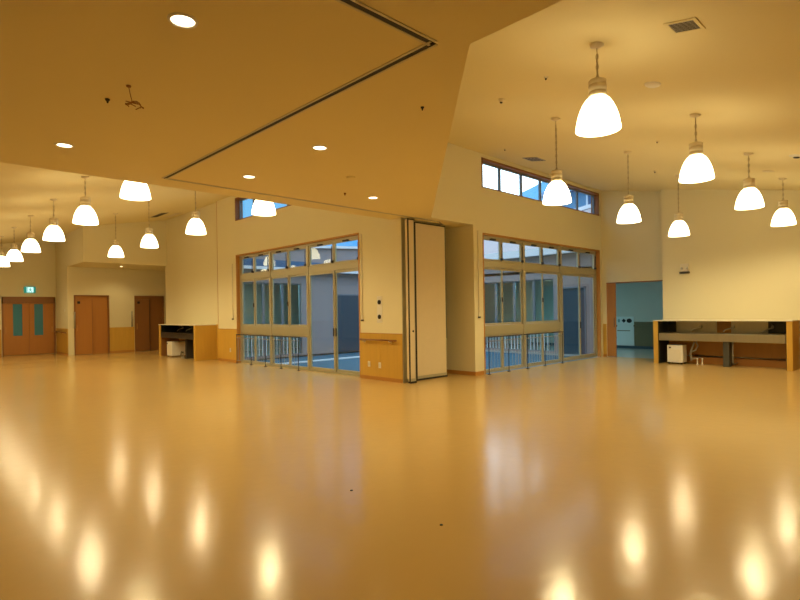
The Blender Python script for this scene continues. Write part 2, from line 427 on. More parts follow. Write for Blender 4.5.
# ------------------------------------------------------------------ pendant lamps
SH = [(0.085, 0.377), (0.091, 0.372), (0.123, 0.345), (0.155, 0.298), (0.185, 0.235), (0.208, 0.166), (0.223, 0.096), (0.232, 0.036), (0.232, 0.020)]
SH_IN = [(r - .006, z) for r, z in SH[::-1]]
def shade_bm():
    return MB().lathe(SH + SH_IN, (0, 0, 0), 40)
shade_mesh = None
bulb_data = bpy.data.lights.new('bulb_light', 'POINT')
bulb_data.energy = 92
bulb_data.color = LAMP
bulb_data.shadow_soft_size = .06
def pendant(x, y, zb, zc, label, slope):
    """dome pendant: canopy, chain and cord, ribbed collar, lit shade, bulb"""
    global shade_mesh
    r = thing('pendant_lamp', (x, y, zb), label, 'lamp', 'white dome pendant lamps')
    H = zc - zb
    cb = MB().lathe([(0, H - .045), (.03, H - .043), (.07, H - .022), (.078, H + .012), (0, H + .012)], (0, 0, 0), 24).build('canopy', 'collar', r, True)
    ch = MB().tube([(0, 0, .57), (.004, 0, .57 + (H - .61) * .5), (0, 0, H - .04)], .006, 8)
    n = max(2, int((H - .63) / .055))
    for k in range(n):
        z = .59 + k * .055
        if z > H - .06: break
        pts = []
        for q in range(11):
            t = 2 * PI * q / 10
            u, w = .013 * math.cos(t), .033 * math.sin(t)
            pts.append((u, 0, z + w) if k % 2 else (0, u, z + w))
        ch.tube(pts, .0045, 5, False)
    ch.build('chain', 'chain', r)
    MB().lathe([(0.000, 0.580), (0.021, 0.580), (0.028, 0.564), (0.081, 0.559), (0.093, 0.548), (0.093, 0.512), (0.089, 0.508), (0.089, 0.499), (0.093, 0.496), (0.093, 0.438), (0.089, 0.435), (0.089, 0.425), (0.093, 0.422), (0.095, 0.386), (0.091, 0.375), (0.000, 0.375)], (0, 0, 0), 32).build('collar', 'collar', r, True)
    if shade_mesh is None:
        s = shade_bm().build('shade', 'shade', r, True); shade_mesh = s.data
    else:
        s = bpy.data.objects.new('shade', shade_mesh); COL.objects.link(s); s.parent = r
    lo = bpy.data.objects.new('bulb_light', bulb_data); COL.objects.link(lo); lo.parent = r; lo.location = (0, 0, .12)
    return r
LAMPS = [  # x, y, bottom z, label
    (5.55, 2.64, 3.45, 'biggest looking white dome pendant, below the ceiling air grille and round detector disc'),
    (8.65, 2.62, 3.41, 'white dome pendant second along from the ceiling air grille'),
    (11.59, 2.62, 3.36, 'white dome pendant third along from the ceiling air grille, in front of the sink wall'),
    (14.45, 2.62, 3.33, 'white dome pendant nearest the right end of the long sink'),
    (8.13, 4.60, 3.31, 'white dome pendant hanging in front of the right high strip window'),
    (10.98, 4.60, 3.29, 'white dome pendant hanging before the wall above the corridor doorway'),
    (13.85, 4.60, 3.26, 'small looking white dome pendant right above the wall lamp over the sink'),
    (3.00, 9.37, 3.47, 'white dome pendant half hidden behind the low ceiling edge, with no collar showing'),
    (3.00, 12.42, 3.44, 'white dome pendant in the outer left row, second from the low ceiling edge'),
    (3.00, 15.30, 3.40, 'white dome pendant in the outer left row, third from the low ceiling edge'),
    (3.00, 18.18, 3.38, 'white dome pendant in the outer left row, fourth from the low ceiling edge'),
    (3.00, 20.87, 3.33, 'white dome pendant in the outer left row, fifth from the low ceiling edge'),
    (3.00, 23.41, 3.34, 'white dome pendant at the far end of the outer left row'),
    (5.40, 9.43, 3.49, 'white dome pendant covering part of the left high window'),
    (5.40, 12.63, 3.47, 'white dome pendant before the cream wall above the small sink'),
    (5.40, 15.77, 3.45, 'white dome pendant just below the dark ceiling slot vent'),
    (5.40, 18.81, 3.43, 'white dome pendant over the recess with the two single doors'),
]
for x, y, zb, lab in LAMPS:
    right = y < 8
    pendant(x, y, zb, zr(y) if right else zl(x), lab, 0)

# ------------------------------------------------------------------ low ceiling fittings
spot = bpy.data.lights.new('downlight_light', 'SPOT')
spot.energy = 60; spot.color = LAMP; spot.spot_size = math.radians(120); spot.spot_blend = .6; spot.shadow_soft_size = .06
for x, y, lab in ((1.50, 3.67, 'largest looking recessed downlight, between the track and the hall corner overhead'),
                  (1.55, 7.29, 'recessed downlight near the low ceiling edge, outside the track'),
                  (3.90, 7.22, 'recessed downlight close to the corner of the black track'),
                  (3.87, 5.39, 'recessed downlight beside the middle of the long black track'),
                  (6.26, 7.14, 'recessed downlight nearest the folded partition')):
    r = thing('ceiling_downlight', (x, y, ZL), lab, 'lamp', 'round downlights in the low ceiling')
    MB().lathe([(.078, -.001), (.080, -.010), (.098, -.008), (.102, 0.001)], (0, 0, 0), 32).build('trim_ring', 'white', r, True)
    MB().lathe([(0, -.006), (.05, -.005), (.079, -.002), (.079, .0005)], (0, 0, 0), 32).build('lens', 'down', r, True)
    lo = bpy.data.objects.new('downlight_light', spot); COL.objects.link(lo); lo.parent = r; lo.location = (0, 0, -.03)

r = thing('ceiling_hook', (1.57, 5.04, ZL), 'brown twisted wire hook hanging under the low ceiling', 'hook')
MB().lathe([(0, -.012), (.018, -.012), (.022, 0), (0, 0)], (0, 0, 0), 16).build('hook_plate', 'wire', r)
w = MB().tube([(0, 0, -.01), (.012, .0, -.07), (.03, .01, -.13)], .0035, 6)
for k in range(3):
    w.tube([(.03 + (.05 + .012 * k) * math.cos(t * 2 * PI / 16 + k) + .01 * k, .01 + (.04 + .008 * k) * math.sin(t * 2 * PI / 16 + k), -.14 - .012 * k + .016 * math.sin(t * 2 * PI / 16 * (k + 1))) for t in range(15)], .004, 6)
w.build('wire_coil', 'wire', r)

def disc_fitting(name, x, y, z, rad, h, m, label, cat, tilt=None, core=None):
    r = thing(name, (x, y, z), label, cat, rot=tilt)
    MB().lathe([(0, -h), (rad * .55, -h), (rad * .9, -h * .55), (rad, 0.002), (0, 0.002)], (0, 0, 0), 24).build('cover', m, r, False)
    if core:
        MB().lathe([(0, -h - .02), (rad * .35, -h - .018), (rad * .45, -h), (0, -h)], (0, 0, 0), 16).build('sensor', core, r, False)
    return r
tr = (math.atan(.18), 0, 0)       # tilt of the right ceiling
tl = (0, -math.atan(.18), 0)
disc_fitting('ceiling_sprinkler', 1.52, 5.48, ZL, .022, .02, 'black', 'tiny black sprinkler head beside the brown wire hook', 'sprinkler', None, 'black')
disc_fitting('ceiling_sprinkler', 3.87, 3.65, ZL, .018, .015, 'black', 'tiny black sprinkler head alone right of the long track', 'sprinkler', None, 'black')
disc_fitting('ceiling_sprinkler', 5.66, 7.18, ZL, .022, .02, 'wire', 'tiny brown sprinkler head near the downlight by the partition', 'sprinkler', None, 'wire')
disc_fitting('smoke_detector', 5.06, 6.27, ZL, .07, .02, 'ceil', 'flat cream smoke detector on the low ceiling', 'detector', None, None)
disc_fitting('smoke_detector', 7.06, 2.63, zr(2.63), .10, .035, 'white', 'wide white round detector disc on the sloped ceiling by the biggest pendant', 'detector', tr, None)
disc_fitting('smoke_detector', 6.84, 4.78, zr(4.78), .05, .045, 'collar', 'small brownish detector on the sloped ceiling near the low ceiling edge', 'detector', tr, 'dark')
disc_fitting('ceiling_sprinkler', 6.24, 3.66, zr(3.66), .028, .02, 'plastic', 'sprinkler head left of the biggest pendant on the sloped ceiling', 'sprinkler', tr, 'black')
disc_fitting('ceiling_sprinkler', 13.25, 4.91, zr(4.91), .035, .03, 'collar', 'brownish sprinkler head above the wall over the doorway', 'sprinkler', tr, 'dark')
disc_fitting('ceiling_sprinkler', 10.12, 7.0, zr(7.0), .03, .02, 'collar', 'sprinkler head near the left end of the right high window', 'sprinkler', tr, 'dark')
disc_fitting('ceiling_sprinkler', 10.19, 3.73, zr(3.73), .028, .02, 'collar', 'sprinkler head behind the second pendant from the grille', 'sprinkler', tr, 'dark')
disc_fitting('smoke_detector', 13.5, 2.7, zr(2.7), .11, .02, 'collar', 'flat detector disc near the ceiling edge of the sink wall', 'detector', tr, None)
disc_fitting('ceiling_speaker', 11.95, 1.95, zr(1.95), .12, .03, 'white', 'round white speaker with dark centre at the frame edge above the sink', 'speaker', tr, 'black')

# air grille over the biggest pendant
GS = .72
r = thing('air_grille', (5.53, 1.76, zr(1.76)), 'square slatted air grille on the sloped ceiling above the biggest pendant', 'vent', rot=tr)
MB().box(-.20, .20, -.20, -.155, -.012, .001).box(-.20, .20, .155, .20, -.012, .001).box(-.20, -.155, -.155, .155, -.012, .001).box(.155, .20, -.155, .155, -.012, .001).build('frame', 'ceil', r)
MB().box(-.155, .155, -.155, .155, -.003, .001).build('recess', 'ventdark', r)
for k in range(8):
    x = -.138 + k * .0395
    MB().hull8([(x, -.155, -.011), (x + .007, -.155, -.011), (x + .007, .155, -.011), (x, .155, -.011), (x + .009, -.155, -.004), (x + .016, -.155, -.004), (x + .016, .155, -.004), (x + .009, .155, -.004)]).build('louvre', 'plastic', r)
r.scale = (GS, GS, GS)
r = thing('air_diffuser', (11.32, 7.0, zr(7.0)), 'grey square air diffuser above the right high window', 'vent', rot=tr)
MB().box(-.2, .2, -.2, .2, -.014, .001, .004).build('frame', 'grey', r)
for k in range(4):
    MB().box(-.17, .17, -.16 + k * .085, -.12 + k * .085, -.02, -.013).build('louvre', 'dark', r)
for dx, m_, lab in ((0, 'ventdark', 'dark slot vent on the left sloped ceiling'), (.62, 'collar', 'pale slot vent beside the dark one on the left sloped ceiling')):
    x = 7.2 + dx
    r = thing('slot_vent', (x, 20.0 + dx * .5, zl(x)), lab, 'vent', rot=tl)
    MB().box(-.14, .14, -.55, .55, -.012, .001, .003).build('frame', 'grey' if m_ == 'ventdark' else 'collar', r)
    MB().box(-.11, .11, -.52, .52, -.016, -.011).build('louvre', m_, r)

# recess downlight by the two doors
r = thing('ceiling_downlight', (6.85, 23.2, 3.53), 'small downlight in the soffit before the two single doors', 'lamp')
MB().lathe([(.078, -.001), (.080, -.010), (.098, -.008), (.102, 0.001)], (0, 0, 0), 24).build('trim_ring', 'white', r, True)
MB().lathe([(0, -.006), (.079, -.002), (.079, .0005)], (0, 0, 0), 24).build('lens', 'shade', r, True)
sp2 = bpy.data.lights.new('soffit_light', 'SPOT'); sp2.energy = 34; sp2.color = LAMP; sp2.spot_size = math.radians(140); sp2.spot_blend = .7
lo = bpy.data.objects.new('soffit_light', sp2); COL.objects.link(lo); lo.parent = r; lo.location = (0, 0, -.03)

# ------------------------------------------------------------------ folded partition
def partition_panel(x0, x1, y, t, g, label, handle=None):
    r = thing('partition_panel', ((x0 + x1) / 2, y, 0), label, 'partition', 'folding partition panels')
    w = (x1 - x0) / 2
    yf = -t / 2
    MB().box(-w, w - .02, yf, t / 2, .10, 3.52, .003).build('panel_face', 'panel', r)
    MB().box(-w, -w + g, yf - .006, yf + .004, .012, 3.54).box(w - .018, w, yf - .006, t / 2, .9, 3.54).box(-w + g, w - .018, yf - .006, yf + .004, 3.515, 3.54).build('gasket', 'black', r)
    MB().box(w - .034, w - .018, yf - .003, yf + .001, .1, 3.515).build('edge_strip', 'alu', r)
    MB().box(-w + g, w - .014, yf - .003, t / 2, .04, .098).build('kick_strip', 'alu', r)
    MB().box(-w + g, w, yf - .004, t / 2, .0, .038).build('floor_seal', 'black', r)
    if handle:
        h = MB().lathe([(0, .012), (.02, .010), (.024, 0), (0, 0)], (0, 0, 0), 16).build('flush_handle', 'dark', r)
        h.rotation_euler = (PI / 2, 0, 0); h.location = (w - .08, -t / 2, handle)
    return r
partition_panel(8.055, 8.27, 8.13, .07, .036, 'narrow cream partition panel with small round handle, against the left wall end', 1.12)
partition_panel(8.47, 9.52, 8.34, .08, .042, 'wide cream partition panel edged in black, in the recess')

# ------------------------------------------------------------------ guard rails before the windows
def guard_rail(name, loc, rz, posts, length, label):
    r = thing(name, loc, label, 'railing', 'steel guard rails before the courtyard windows', rz=rz)
    MB().tube([(0, 0, .90), (length, 0, .90)], .014, 12).build('top_rail', 'dark', r, True)
    MB().tube([(0, 0, .80), (length, 0, .80)], .009, 8).build('lower_rail', 'grey', r, True)
    for s in posts:
        MB().box(s - .009, s + .009, -.009, .009, .012, .885, .003).box(s - .035, s + .035, -.03, .03, 0, .014).build('post', 'dark', r)
    n = int(length / .125)
    for k in range(1, n):
        s = k * length / n
        if min(abs(s - p) for p in posts) < .045: continue
        MB().tube([(s, 0, .79), (s, 0, .09)], .0045, 6).build('baluster', 'grey', r)
    MB().tube([(0, 0, .09), (length, 0, .09)], .008, 8).build('bottom_rail', 'grey', r, True)
    return r
guard_rail('guard_rail', (X1 - .10, WB - .14, 0), -PI / 2, (.02, .93, 1.78, 2.62, 3.50), 3.56, 'steel guard rail in front of the left courtyard window')
guard_rail('guard_rail', (RA + .0, Y2 - .12, 0), 0, (.03, .85, 1.70, 2.56, 3.50), 3.56, 'steel guard rail in front of the right courtyard window')

# ------------------------------------------------------------------ wall fittings
def wall_handrail(loc, rz, length, brs, label):
    r = thing('wall_handrail', loc, label, 'handrail', rz=rz)
    MB().tube([(0, -.07, 0), (length, -.07, 0)], .021, 14).build('rail', 'doordark', r, True)
    for s in brs:
        b = MB().lathe([(0, 0), (.045, 0), (.045, .014), (.02, .018), (.02, .085), (0, .085)], (0, 0, 0), 16).build('bracket', 'chrome', r, True)
        b.rotation_euler = (PI / 2, 0, 0); b.location = (s, -.001, -.03)
    return r
wall_handrail((X1 - .02, 9.62, .915), -PI / 2, 1.22, (.10, 1.0), 'brown round handrail on the wainscot below the two round black devices')
wall_handrail((5.20, 26.3, .915), -PI / 2, 1.85, (.2, .9, 1.7), 'brown handrail on the column beside the double door')

r = thing('wall_switch_panel', (X1, 9.01, 1.60), 'cream wall plate with two round black devices', 'switch', rz=-PI / 2)
MB().box(-.085, .085, -.010, 0, -.30, .30, .004).build('plate', 'white', r)
for dz in (.165, -.165):
    b = MB().lathe([(0, .022), (.035, .022), (.05, .012), (.052, 0), (0, 0)], (0, 0, 0), 24).build('round_device', 'black', r, True)
    b.rotation_euler = (PI / 2, 0, 0); b.location = (0, -.010, dz)

def crank_rod(loc, rz, top, label):
    r = thing('window_crank', loc, label, 'window operator', rz=rz)
    MB().box(-.02, .02, -.03, 0, -.05, .05, .005).build('gear_box', 'plastic', r)
    MB().tube([(0, -.018, .05), (0, -.018, top)], .010, 8).build('rod', 'plastic', r, True)
    MB().box(-.028, .028, -.05, -.0, -.085, -.05, .006).build('crank_handle', 'dark', r)
    return r
crank_rod((X1, 9.60, 1.42), -PI / 2, 1.95, 'thin window crank rod beside the left window, near the black devices')
crank_rod((X1, 16.06, 1.45), -PI / 2, 1.7, 'thin window crank rod between the small sink and left window')
crank_rod((10.20, Y2, 1.45), 0, 2.0, 'thin window crank on the pillar beside the right window')

def wall_plate(loc, rz, w, h, label, cat, name='wall_socket', m='plastic'):
    r = thing(name, loc, label, cat, rz=rz)
    MB().box(-w / 2, w / 2, -.008, 0, -h / 2, h / 2, .003).build('plate', m, r)
    MB().box(-w / 4, w / 4, -.012, -.007, -h / 4, h / 4, .002).build('insert', 'whitegrey', r)
    return r
wall_plate((X1 - .02, 9.38, .35), -PI / 2, .08, .13, 'pale socket plate under the handrail, nearer the left window', 'socket')
wall_plate((X1 - .02, 9.01, .34), -PI / 2, .08, .13, 'pale socket plate under the handrail, nearer the partition', 'socket')
wall_plate((X1 - .02, 16.26, .38), -PI / 2, .08, .13, 'pale socket plate on the wainscot beside the small sink', 'socket')
wall_plate((5.22, 24.9, 1.80), -PI / 2, .08, .12, 'pale switch plate on the column beside the double door', 'switch', 'light_switch')

def grab_bar(x, label):
    r = thing('grab_bar', (x, 24.4, 1.40), label, 'grab bar')
    MB().tube([(0, -.06, -.33), (0, -.06, .33)], .03, 12).build('bar', 'steel', r, True)
    for dz in (-.27, .27):
        MB().tube([(0, -.06, dz), (0, 0, dz)], .014, 10).build('bracket', 'steel', r, True)
grab_bar(5.435, 'vertical steel grab bar beside the orange-brown sliding door')
grab_bar(7.58, 'vertical steel grab bar beside the brown sliding door in painted shade')

r = thing('emergency_lamp', (16.25, 5.25, 2.52), 'small cream emergency lamp with dark base on the sink wall', 'lamp')
MB().box(-.07, 0, -.11, .11, .03, .25, .012).build('housing', 'plastic', r)
MB().box(-.09, 0, -.125, .125, -.022, .022, .006).build('base', 'dark', r)
for dy in (-.07, .07):
    b = MB().lathe([(0, .04), (.022, .035), (.034, 0), (0, 0)], (0, 0, 0), 16).build('lamp_head', 'whitegrey', r, True)
    b.rotation_euler = (0, -PI / 2, 0); b.location = (-.068, dy, .12)

# ------------------------------------------------------------------ sinks
M['faucet'] = mat('faucet_chrome', (0.92, 0.90, 0.82), 0.22, metal=0.45, var=0.02)
M['legdark'] = mat('dark_leg_cover', (0.085, 0.085, 0.075), 0.4, metal=0.3, var=0.1)
def faucet(parent, x, y, z, m='faucet', sx=1):
    f = MB().tube([(x, y, z + .10), (x - .04, y, z + .10), (x - .09, y + .03, z + .10), (x - .16, y + .16, z + .055), (x - .18, y + .20, z + .0)], .017, 10)
    o = f.build('faucet', m, parent, True)
    MB().lathe([(0, 0), (.032, 0), (.032, .06), (.02, .075), (0, .075)], (x - .045, y, z + .10), 14).tube([(x - .045, y, z + .17), (x - .13, y, z + .195)], .008, 8).build('lever', m, o, True)
    return o

# long sink: origin at the floor in the middle of its front
r = thing('wash_sink', (15.40, 4.235, 0), 'long stainless trough sink with three faucets under the bright wall', 'sink')
HW = 1.585
for s in (-1, 1):
    a, b = (HW - .118, HW) if s > 0 else (-HW, -HW + .118)
    MB().box(0, .838, a, b, 0, 1.175, .004).build('end_panel', 'wood', r)
MB().box(-.012, .838, -HW - .01, HW + .01, 1.175, 1.197, .004).build('ledge', 'plastic', r)
MB().box(.80, .84, -HW + .12, HW - .12, 0, 1.175).build('back_panel', 'trimwood', r)
MB().box(.785, .80, .22, 1.25, .82, 1.165).build('splash_plate', 'steel', r)
MB().box(.785, .80, -.95, -.12, .82, 1.165).build('splash_plate', 'steel', r)
MB().box(.03, .80, HW - .13, HW - .118, 0, 1.17).build('side_shade', 'splashshade', r)  # shade on the end panels' inner faces, added as dark sheets
MB().box(.03, .80, -HW + .118, -HW + .13, 0, 1.17).build('side_shade', 'splashshade', r)
t = MB()
t.box(.02, .06, -HW + .14, HW - .14, .645, .845, .006).box(.06, .80, -HW + .14, HW - .14, .645, .66).box(.74, .80, -HW + .14, HW - .14, .66, .845).box(.06, .74, -HW + .14, -HW + .2, .66, .845).box(.06, .74, HW - .2, HW - .14, .66, .845)
t.build('trough', 'steel', r)
for y in (.60, -.18, -1.05): faucet(r, .785, y, .88)
MB().box(.765, .785, 1.25, HW - .135, .85, 1.165).build('splash_shade_panel', 'splashshade', r)  # shade at both ends of the recess, put in as dark panels
MB().box(.765, .785, -HW + .15, -.95, .85, 1.165).build('splash_shade_panel', 'splashshade', r)
MB().box(.10, .40, -.24, -.10, 0.0, .645, .006).build('support_leg', 'legdark', r)
MB().tube([(.30, -.27, .645), (.30, -.27, .12), (.34, -.27, .06), (.78, -.27, .06)], .02, 10).build('drain_pipe', 'grey', r, True)
MB().tube([(.74, -HW + .15, .20), (.74, HW - .6, .20)], .014, 8).build('supply_pipe', 'steel', r, True)
MB().box(.70, .80, -HW + .145, HW - .7, .0, .17).build('pipe_cover', 'door', r)

def water_heater(loc, w, dpt, h, label):
    r = thing('water_heater', loc, label, 'water heater', 'white water heaters under the sinks')
    MB().box(0, dpt, -w / 2, w / 2, .045, h, .014).build('tank', 'white', r)
    MB().box(-.006, .002, -w / 2 + .05, w / 2 - .05, .10, h - .12, .004).build('front_cover', 'plastic', r)
    k = MB().lathe([(0, .03), (.018, .028), (.022, 0), (0, 0)], (0, 0, 0), 14).build('dial', 'dark', r, True)
    k.rotation_euler = (0, -PI / 2, 0); k.location = (-.0, w / 2 - .08, h - .07)
    for px in (.04, dpt - .04):
        for py in (-w / 2 + .04, w / 2 - .04):
            MB().lathe([(0, 0), (.022, 0), (.018, .05), (0, .05)], (px, py, 0), 12).build('foot', 'black', r)
    return r
water_heater((15.50, 5.30, 0), .40, .32, .52, 'white water heater under the long stainless sink')
r = thing('pipe_valves', (15.70, 4.74, 0), 'white valves and grey hoses on the floor beside the heater of the long sink', 'valve')
for dx, dy in ((0, -.06), (0, .06)):
    MB().lathe([(0, 0), (.03, 0), (.03, .012), (.016, .016), (.016, .14), (.024, .145), (.024, .18), (0, .18)], (dx, dy, 0), 14).build('valve', 'white', r, True)
MB().tube([(0, -.06, .16), (-.0, 0, .20), (0, .06, .16)], .014, 8).tube([(.0, .06, .17), (.02, .15, .16), (.04, .22, .10), (.06, .25, .30), (.05, .20, .45), (.05, .14, .60)], .022, 8).tube([(.05, .10, .62), (.06, .06, .50), (.05, .12, .38), (.06, .22, .34), (.07, .26, .22), (.06, .18, .14)], .020, 8).build('hose', 'grey', r, True)

# small sink at the end of the left wall: faces the left side
r = thing('wash_sink', (7.45, 19.26, 0), 'small sink unit with dark recess and wood end panel by the left wall', 'sink')
HW = 1.64
MB().box(0, .74, -HW, -HW + .12, 0, 1.175, .004).build('end_panel', 'wood', r)
MB().box(0, .74, HW - .14, HW, 0, 1.175, .004).build('end_panel', 'wood', r)
MB().box(-.012, .745, -HW - .01, HW + .01, 1.175, 1.197, .004).build('ledge', 'plastic', r)
MB().box(.70, .74, -HW + .12, HW - .14, 0, 1.175).build('back_panel', 'trimwood', r)
MB().box(.03, .70, HW - .152, HW - .141, .70, 1.17).build('side_shade', 'splashshade', r)  # shaded inner face of the end panel, laid on as dark sheets
MB().box(.03, .70, HW - .152, HW - .141, 0, .70).build('side_shade', 'doordark', r)
MB().box(.68, .70, -HW + .12, HW - .153, .84, 1.17).build('splash_shade_panel', 'splashshade', r)
t = MB().box(.02, .06, -HW + .12, HW - .14, .86, .91, .004).box(.02, .70, -HW + .12, HW - .14, .845, .86).box(.02, .06, -HW + .12, HW - .14, .70, .86)
t.build('trough', 'splashshade', r)
for y in (.9, .1, -.75): faucet(r, .66, y, .93)
MB().box(.15, .40, -.55, -.43, 0.0, .70, .006).build('support_leg', 'dark', r)
water_heater((7.54, 20.12, 0), .50, .60, .56, 'cream water heater under the small sink by the left wall')
r = thing('pipe_valves', (7.60, 19.08, 0), 'dark valves with bent hoses on the floor under the small sink', 'valve')
for dx, dy in ((0, -.12), (0, .02), (.05, .16)):
    MB().lathe([(0, 0), (.03, 0), (.03, .012), (.016, .016), (.016, .16), (.026, .165), (.026, .2), (0, .2)], (dx, dy, 0), 14).build('valve', 'steel', r, True)
MB().tube([(0, -.12, .18), (0, -.05, .23), (0, .02, .18)], .014, 8).tube([(.05, .16, .18), (.06, .24, .22), (.07, .32, .10)], .014, 8).build('hose', 'dark', r, True)

# small specks lying on the floor
for x, y, lab in ((2.88, 2.59, 'small dark speck on the floor before the right window reflection'), (2.90, 3.65, 'small dark speck on the floor before the left window reflection')):
    r = MB().lathe([(0, .006), (.010, .005), (.014, 0.0), (0, 0.0)], (x, y, .0005), 10).build('floor_speck', 'black', None, True)
    tag(r, lab, 'debris')

# ------------------------------------------------------------------ courtyard and corridor beyond the glass
struct('floor_courtyard', MB().box(X1 + .24, 17.0, Y2 + .24, 17.2, -.2, -.06), 'deck', 'blue-grey paved courtyard floor', 'ground')
strip('trim_15', [(X1 + .45, X1 + .60, 9.6, 16.2, -.06, -.02), (10.4, 16.4, Y2 + .5, Y2 + .62, -.06, -.02)], 'kerb', 'pale drain kerb along the courtyard windows', 'kerb')
strip('trim_16', [(8.8, 16.5, 14.6, 14.72, -.06, -.02)], 'kerb', 'pale paving line across the courtyard', 'kerb')
struct('floor_corridor', MB().box(16.75, 20.8, 3.0, 20.6, -.2, 0).box(8.44, 16.75, 16.85, 20.6, -.2, 0), 'corridor_floor', 'grey-green corridor floor beyond the doorway', 'floor')
# east wing wall facing the courtyard
EX = 16.9
struct('wall_far_right', MB().box(EX, EX + .2, 8.12, 8.55, 0, 3.0).box(EX, EX + .2, 9.55, 9.75, 0, 3.0).box(EX, EX + .2, 13.1, 17.0, 0, 3.0)
       .box(EX, EX + .2, 9.75, 13.1, 2.62, 3.0).box(EX, EX + .2, 8.55, 9.55, 2.3, 3.0).box(EX, EX + .2, 9.75, 13.1, 0, .05).box(EX, EX + .2, 9.75, 13.1, .85, 1.0),
       'mauve', 'mauve courtyard wall opposite the left window', 'wall')
MBp = MB()
struct('wall_far_left', MB().box(8.44, 8.7, 16.6, 16.8, 0, 3.0).box(11.0, 17.1, 16.6, 16.8, 0, 3.0).box(8.7, 11.0, 16.6, 16.8, 2.62, 3.0).box(8.7, 11.0, 16.6, 16.8, 0, .05).box(8.7, 11.0, 16.6, 16.8, .85, 1.0),
       'mauve', 'mauve courtyard wall opposite the right window', 'wall')
def far_window(name, loc, rz, width, label):
    r = thing(name, loc, label, 'window', rz=rz, kind='structure')
    n = int(round(width / .8))
    w = width / n
    for k in range(n):
        sash(r, k * w, (k + 1) * w, 1.0, 2.62, .05, .06, .10, 'sash', 'alu_blue')
        sash(r, k * w, (k + 1) * w, .05, .85, .04, .06, .10, 'fixed_light', 'alu_blue')
    for k in range(1, int(width / .14)):
        MB().box(k * .14 - .012, k * .14 + .012, .02, .045, .08, .84).build('baluster', 'kerb', r)
    MB().box(0, width, .015, .05, .84, .88).build('top_rail', 'kerb', r)
    return r
far_window('window_5', (EX, 13.1, 0), -PI / 2, 3.35, 'lit corridor window across the courtyard, seen through the right window')
far_window('window_6', (8.7, 16.6, 0), 0, 2.3, 'lit room window across the courtyard, seen through the left window')
d = thing('door_5', (EX, 9.05, 0), 'dark slate door across the courtyard, seen through the right window', 'door', kind='structure')
MB().box(.02, .08, -.49, .49, 0, 2.29, .004).build('leaf', 'extdoor', d)
MB().box(-.02, .02, -.5, -.45, 0, 2.3).box(-.02, .02, .45, .5, 0, 2.3).box(-.02, .02, -.5, .5, 2.25, 2.3).build('door_frame', 'alu_blue', d)
d = thing('door_6', (13.1, 16.6, 0), 'dark slate door across the courtyard, seen through the left window', 'door', kind='structure')
MB().box(-.55, .55, -.05, .0, 0, 2.2, .004).build('leaf', 'extdoor', d)
MB().box(-.6, -.55, -.06, 0, 0, 2.25).box(.55, .6, -.06, 0, 0, 2.25).box(-.6, .6, -.06, 0, 2.2, 2.25).build('door_frame', 'alu_blue', d)
# corridor inside
struct('wall_corridor', MB().box(20.6, 20.8, 3.0, 20.6, 0, 2.9).box(8.44, 20.6, 20.4, 20.6, 0, 2.9).box(16.45, 20.6, 2.8, 3.0, 0, 2.9).box(8.25, 8.44, 17.2, 20.6, 0, 2.9), 'corridor_wall', 'pale corridor wall beyond the open doorway', 'wall')
struct('ceiling_corridor', MB().box(16.9, 20.8, 2.8, 20.6, 2.85, 3.0).box(8.44, 16.9, 16.8, 20.6, 2.85, 3.0), 'corridor_wall', 'corridor ceiling beyond the courtyard', 'ceiling')
strip('trim_17', [(20.58, 20.6, 3.0, 8.48, .10, 1.02)], 'corridor_wood', 'dark olive wainscot in the corridor')
strip('trim_18', [(20.52, 20.56, 3.0, 8.48, .84, .90)], 'corridor_wood', 'dark rail on the corridor wainscot', 'trim')
strip('baseboard_corridor', [(20.57, 20.6, 3.0, 13, 0, .10)], 'extdoor', 'dark baseboard in the corridor')
d = thing('door_7', (20.6, 8.85, 0), 'pale corridor door with black round marks, beyond the doorway', 'door', kind='structure')
MB().box(-.03, 0, -.36, .5, .1, 1.22, .004).build('leaf', 'doorpale', d)
def mark(cy, cz, ry, rz_, n, rot=0, m='black', nm='door_mark'):
    pts = [(cy + ry * math.cos(rot + 2 * PI * k / n), cz + rz_ * math.sin(rot + 2 * PI * k / n)) for k in range(n)]
    mb = MB()
    lo = [mb.bm.verts.new((-.031, y, z)) for y, z in pts]; hi = [mb.bm.verts.new((-.036, y, z)) for y, z in pts]
    mb.bm.faces.new(lo); mb.bm.faces.new(hi[::-1])
    for i in range(n):
        j = (i + 1) % n; mb.bm.faces.new((lo[i], lo[j], hi[j], hi[i]))
    mb.build(nm, m, d)
mark(-.19, 1.06, .10, .085, 24)
mark(.02, 1.06, .085, .08, 4)
mark(.21, 1.06, .05, .075, 6, m='tealmark')
mark(.34, .86, .06, .05, 12)
mark(.35, .40, .045, .12, 12)
MB().box(-.036, -.031, -.22, .28, .66, .69).build('door_mark', 'corridor_wood', d)

def fluorescent(x, y, rz, label, power):
    r = thing('ceiling_light', (x, y, 2.85), label, 'lamp', rz=rz)
    MB().box(-.6, .6, -.09, .09, -.05, 0, .006).build('housing', 'white', r)
    MB().tube([(-.58, 0, -.07), (.58, 0, -.07)], .028, 12).build('tube', 'tube', r, True)
    a = bpy.data.lights.new('tube_light', 'AREA'); a.shape = 'RECTANGLE'; a.size = 1.2; a.size_y = .5; a.energy = power; a.color = (.40, .92, 1.0)
    o = bpy.data.objects.new('tube_light', a); COL.objects.link(o); o.parent = r; o.location = (0, 0, -.11)
fluorescent(17.42, 11.0, PI / 2, 'fluorescent ceiling light in the corridor seen through the right window', 45)
fluorescent(18.7, 6.9, PI / 2, 'fluorescent ceiling light in the corridor by the open doorway', 5)
fluorescent(10.0, 17.1, 0, 'fluorescent ceiling light in the room seen through the left window', 50)

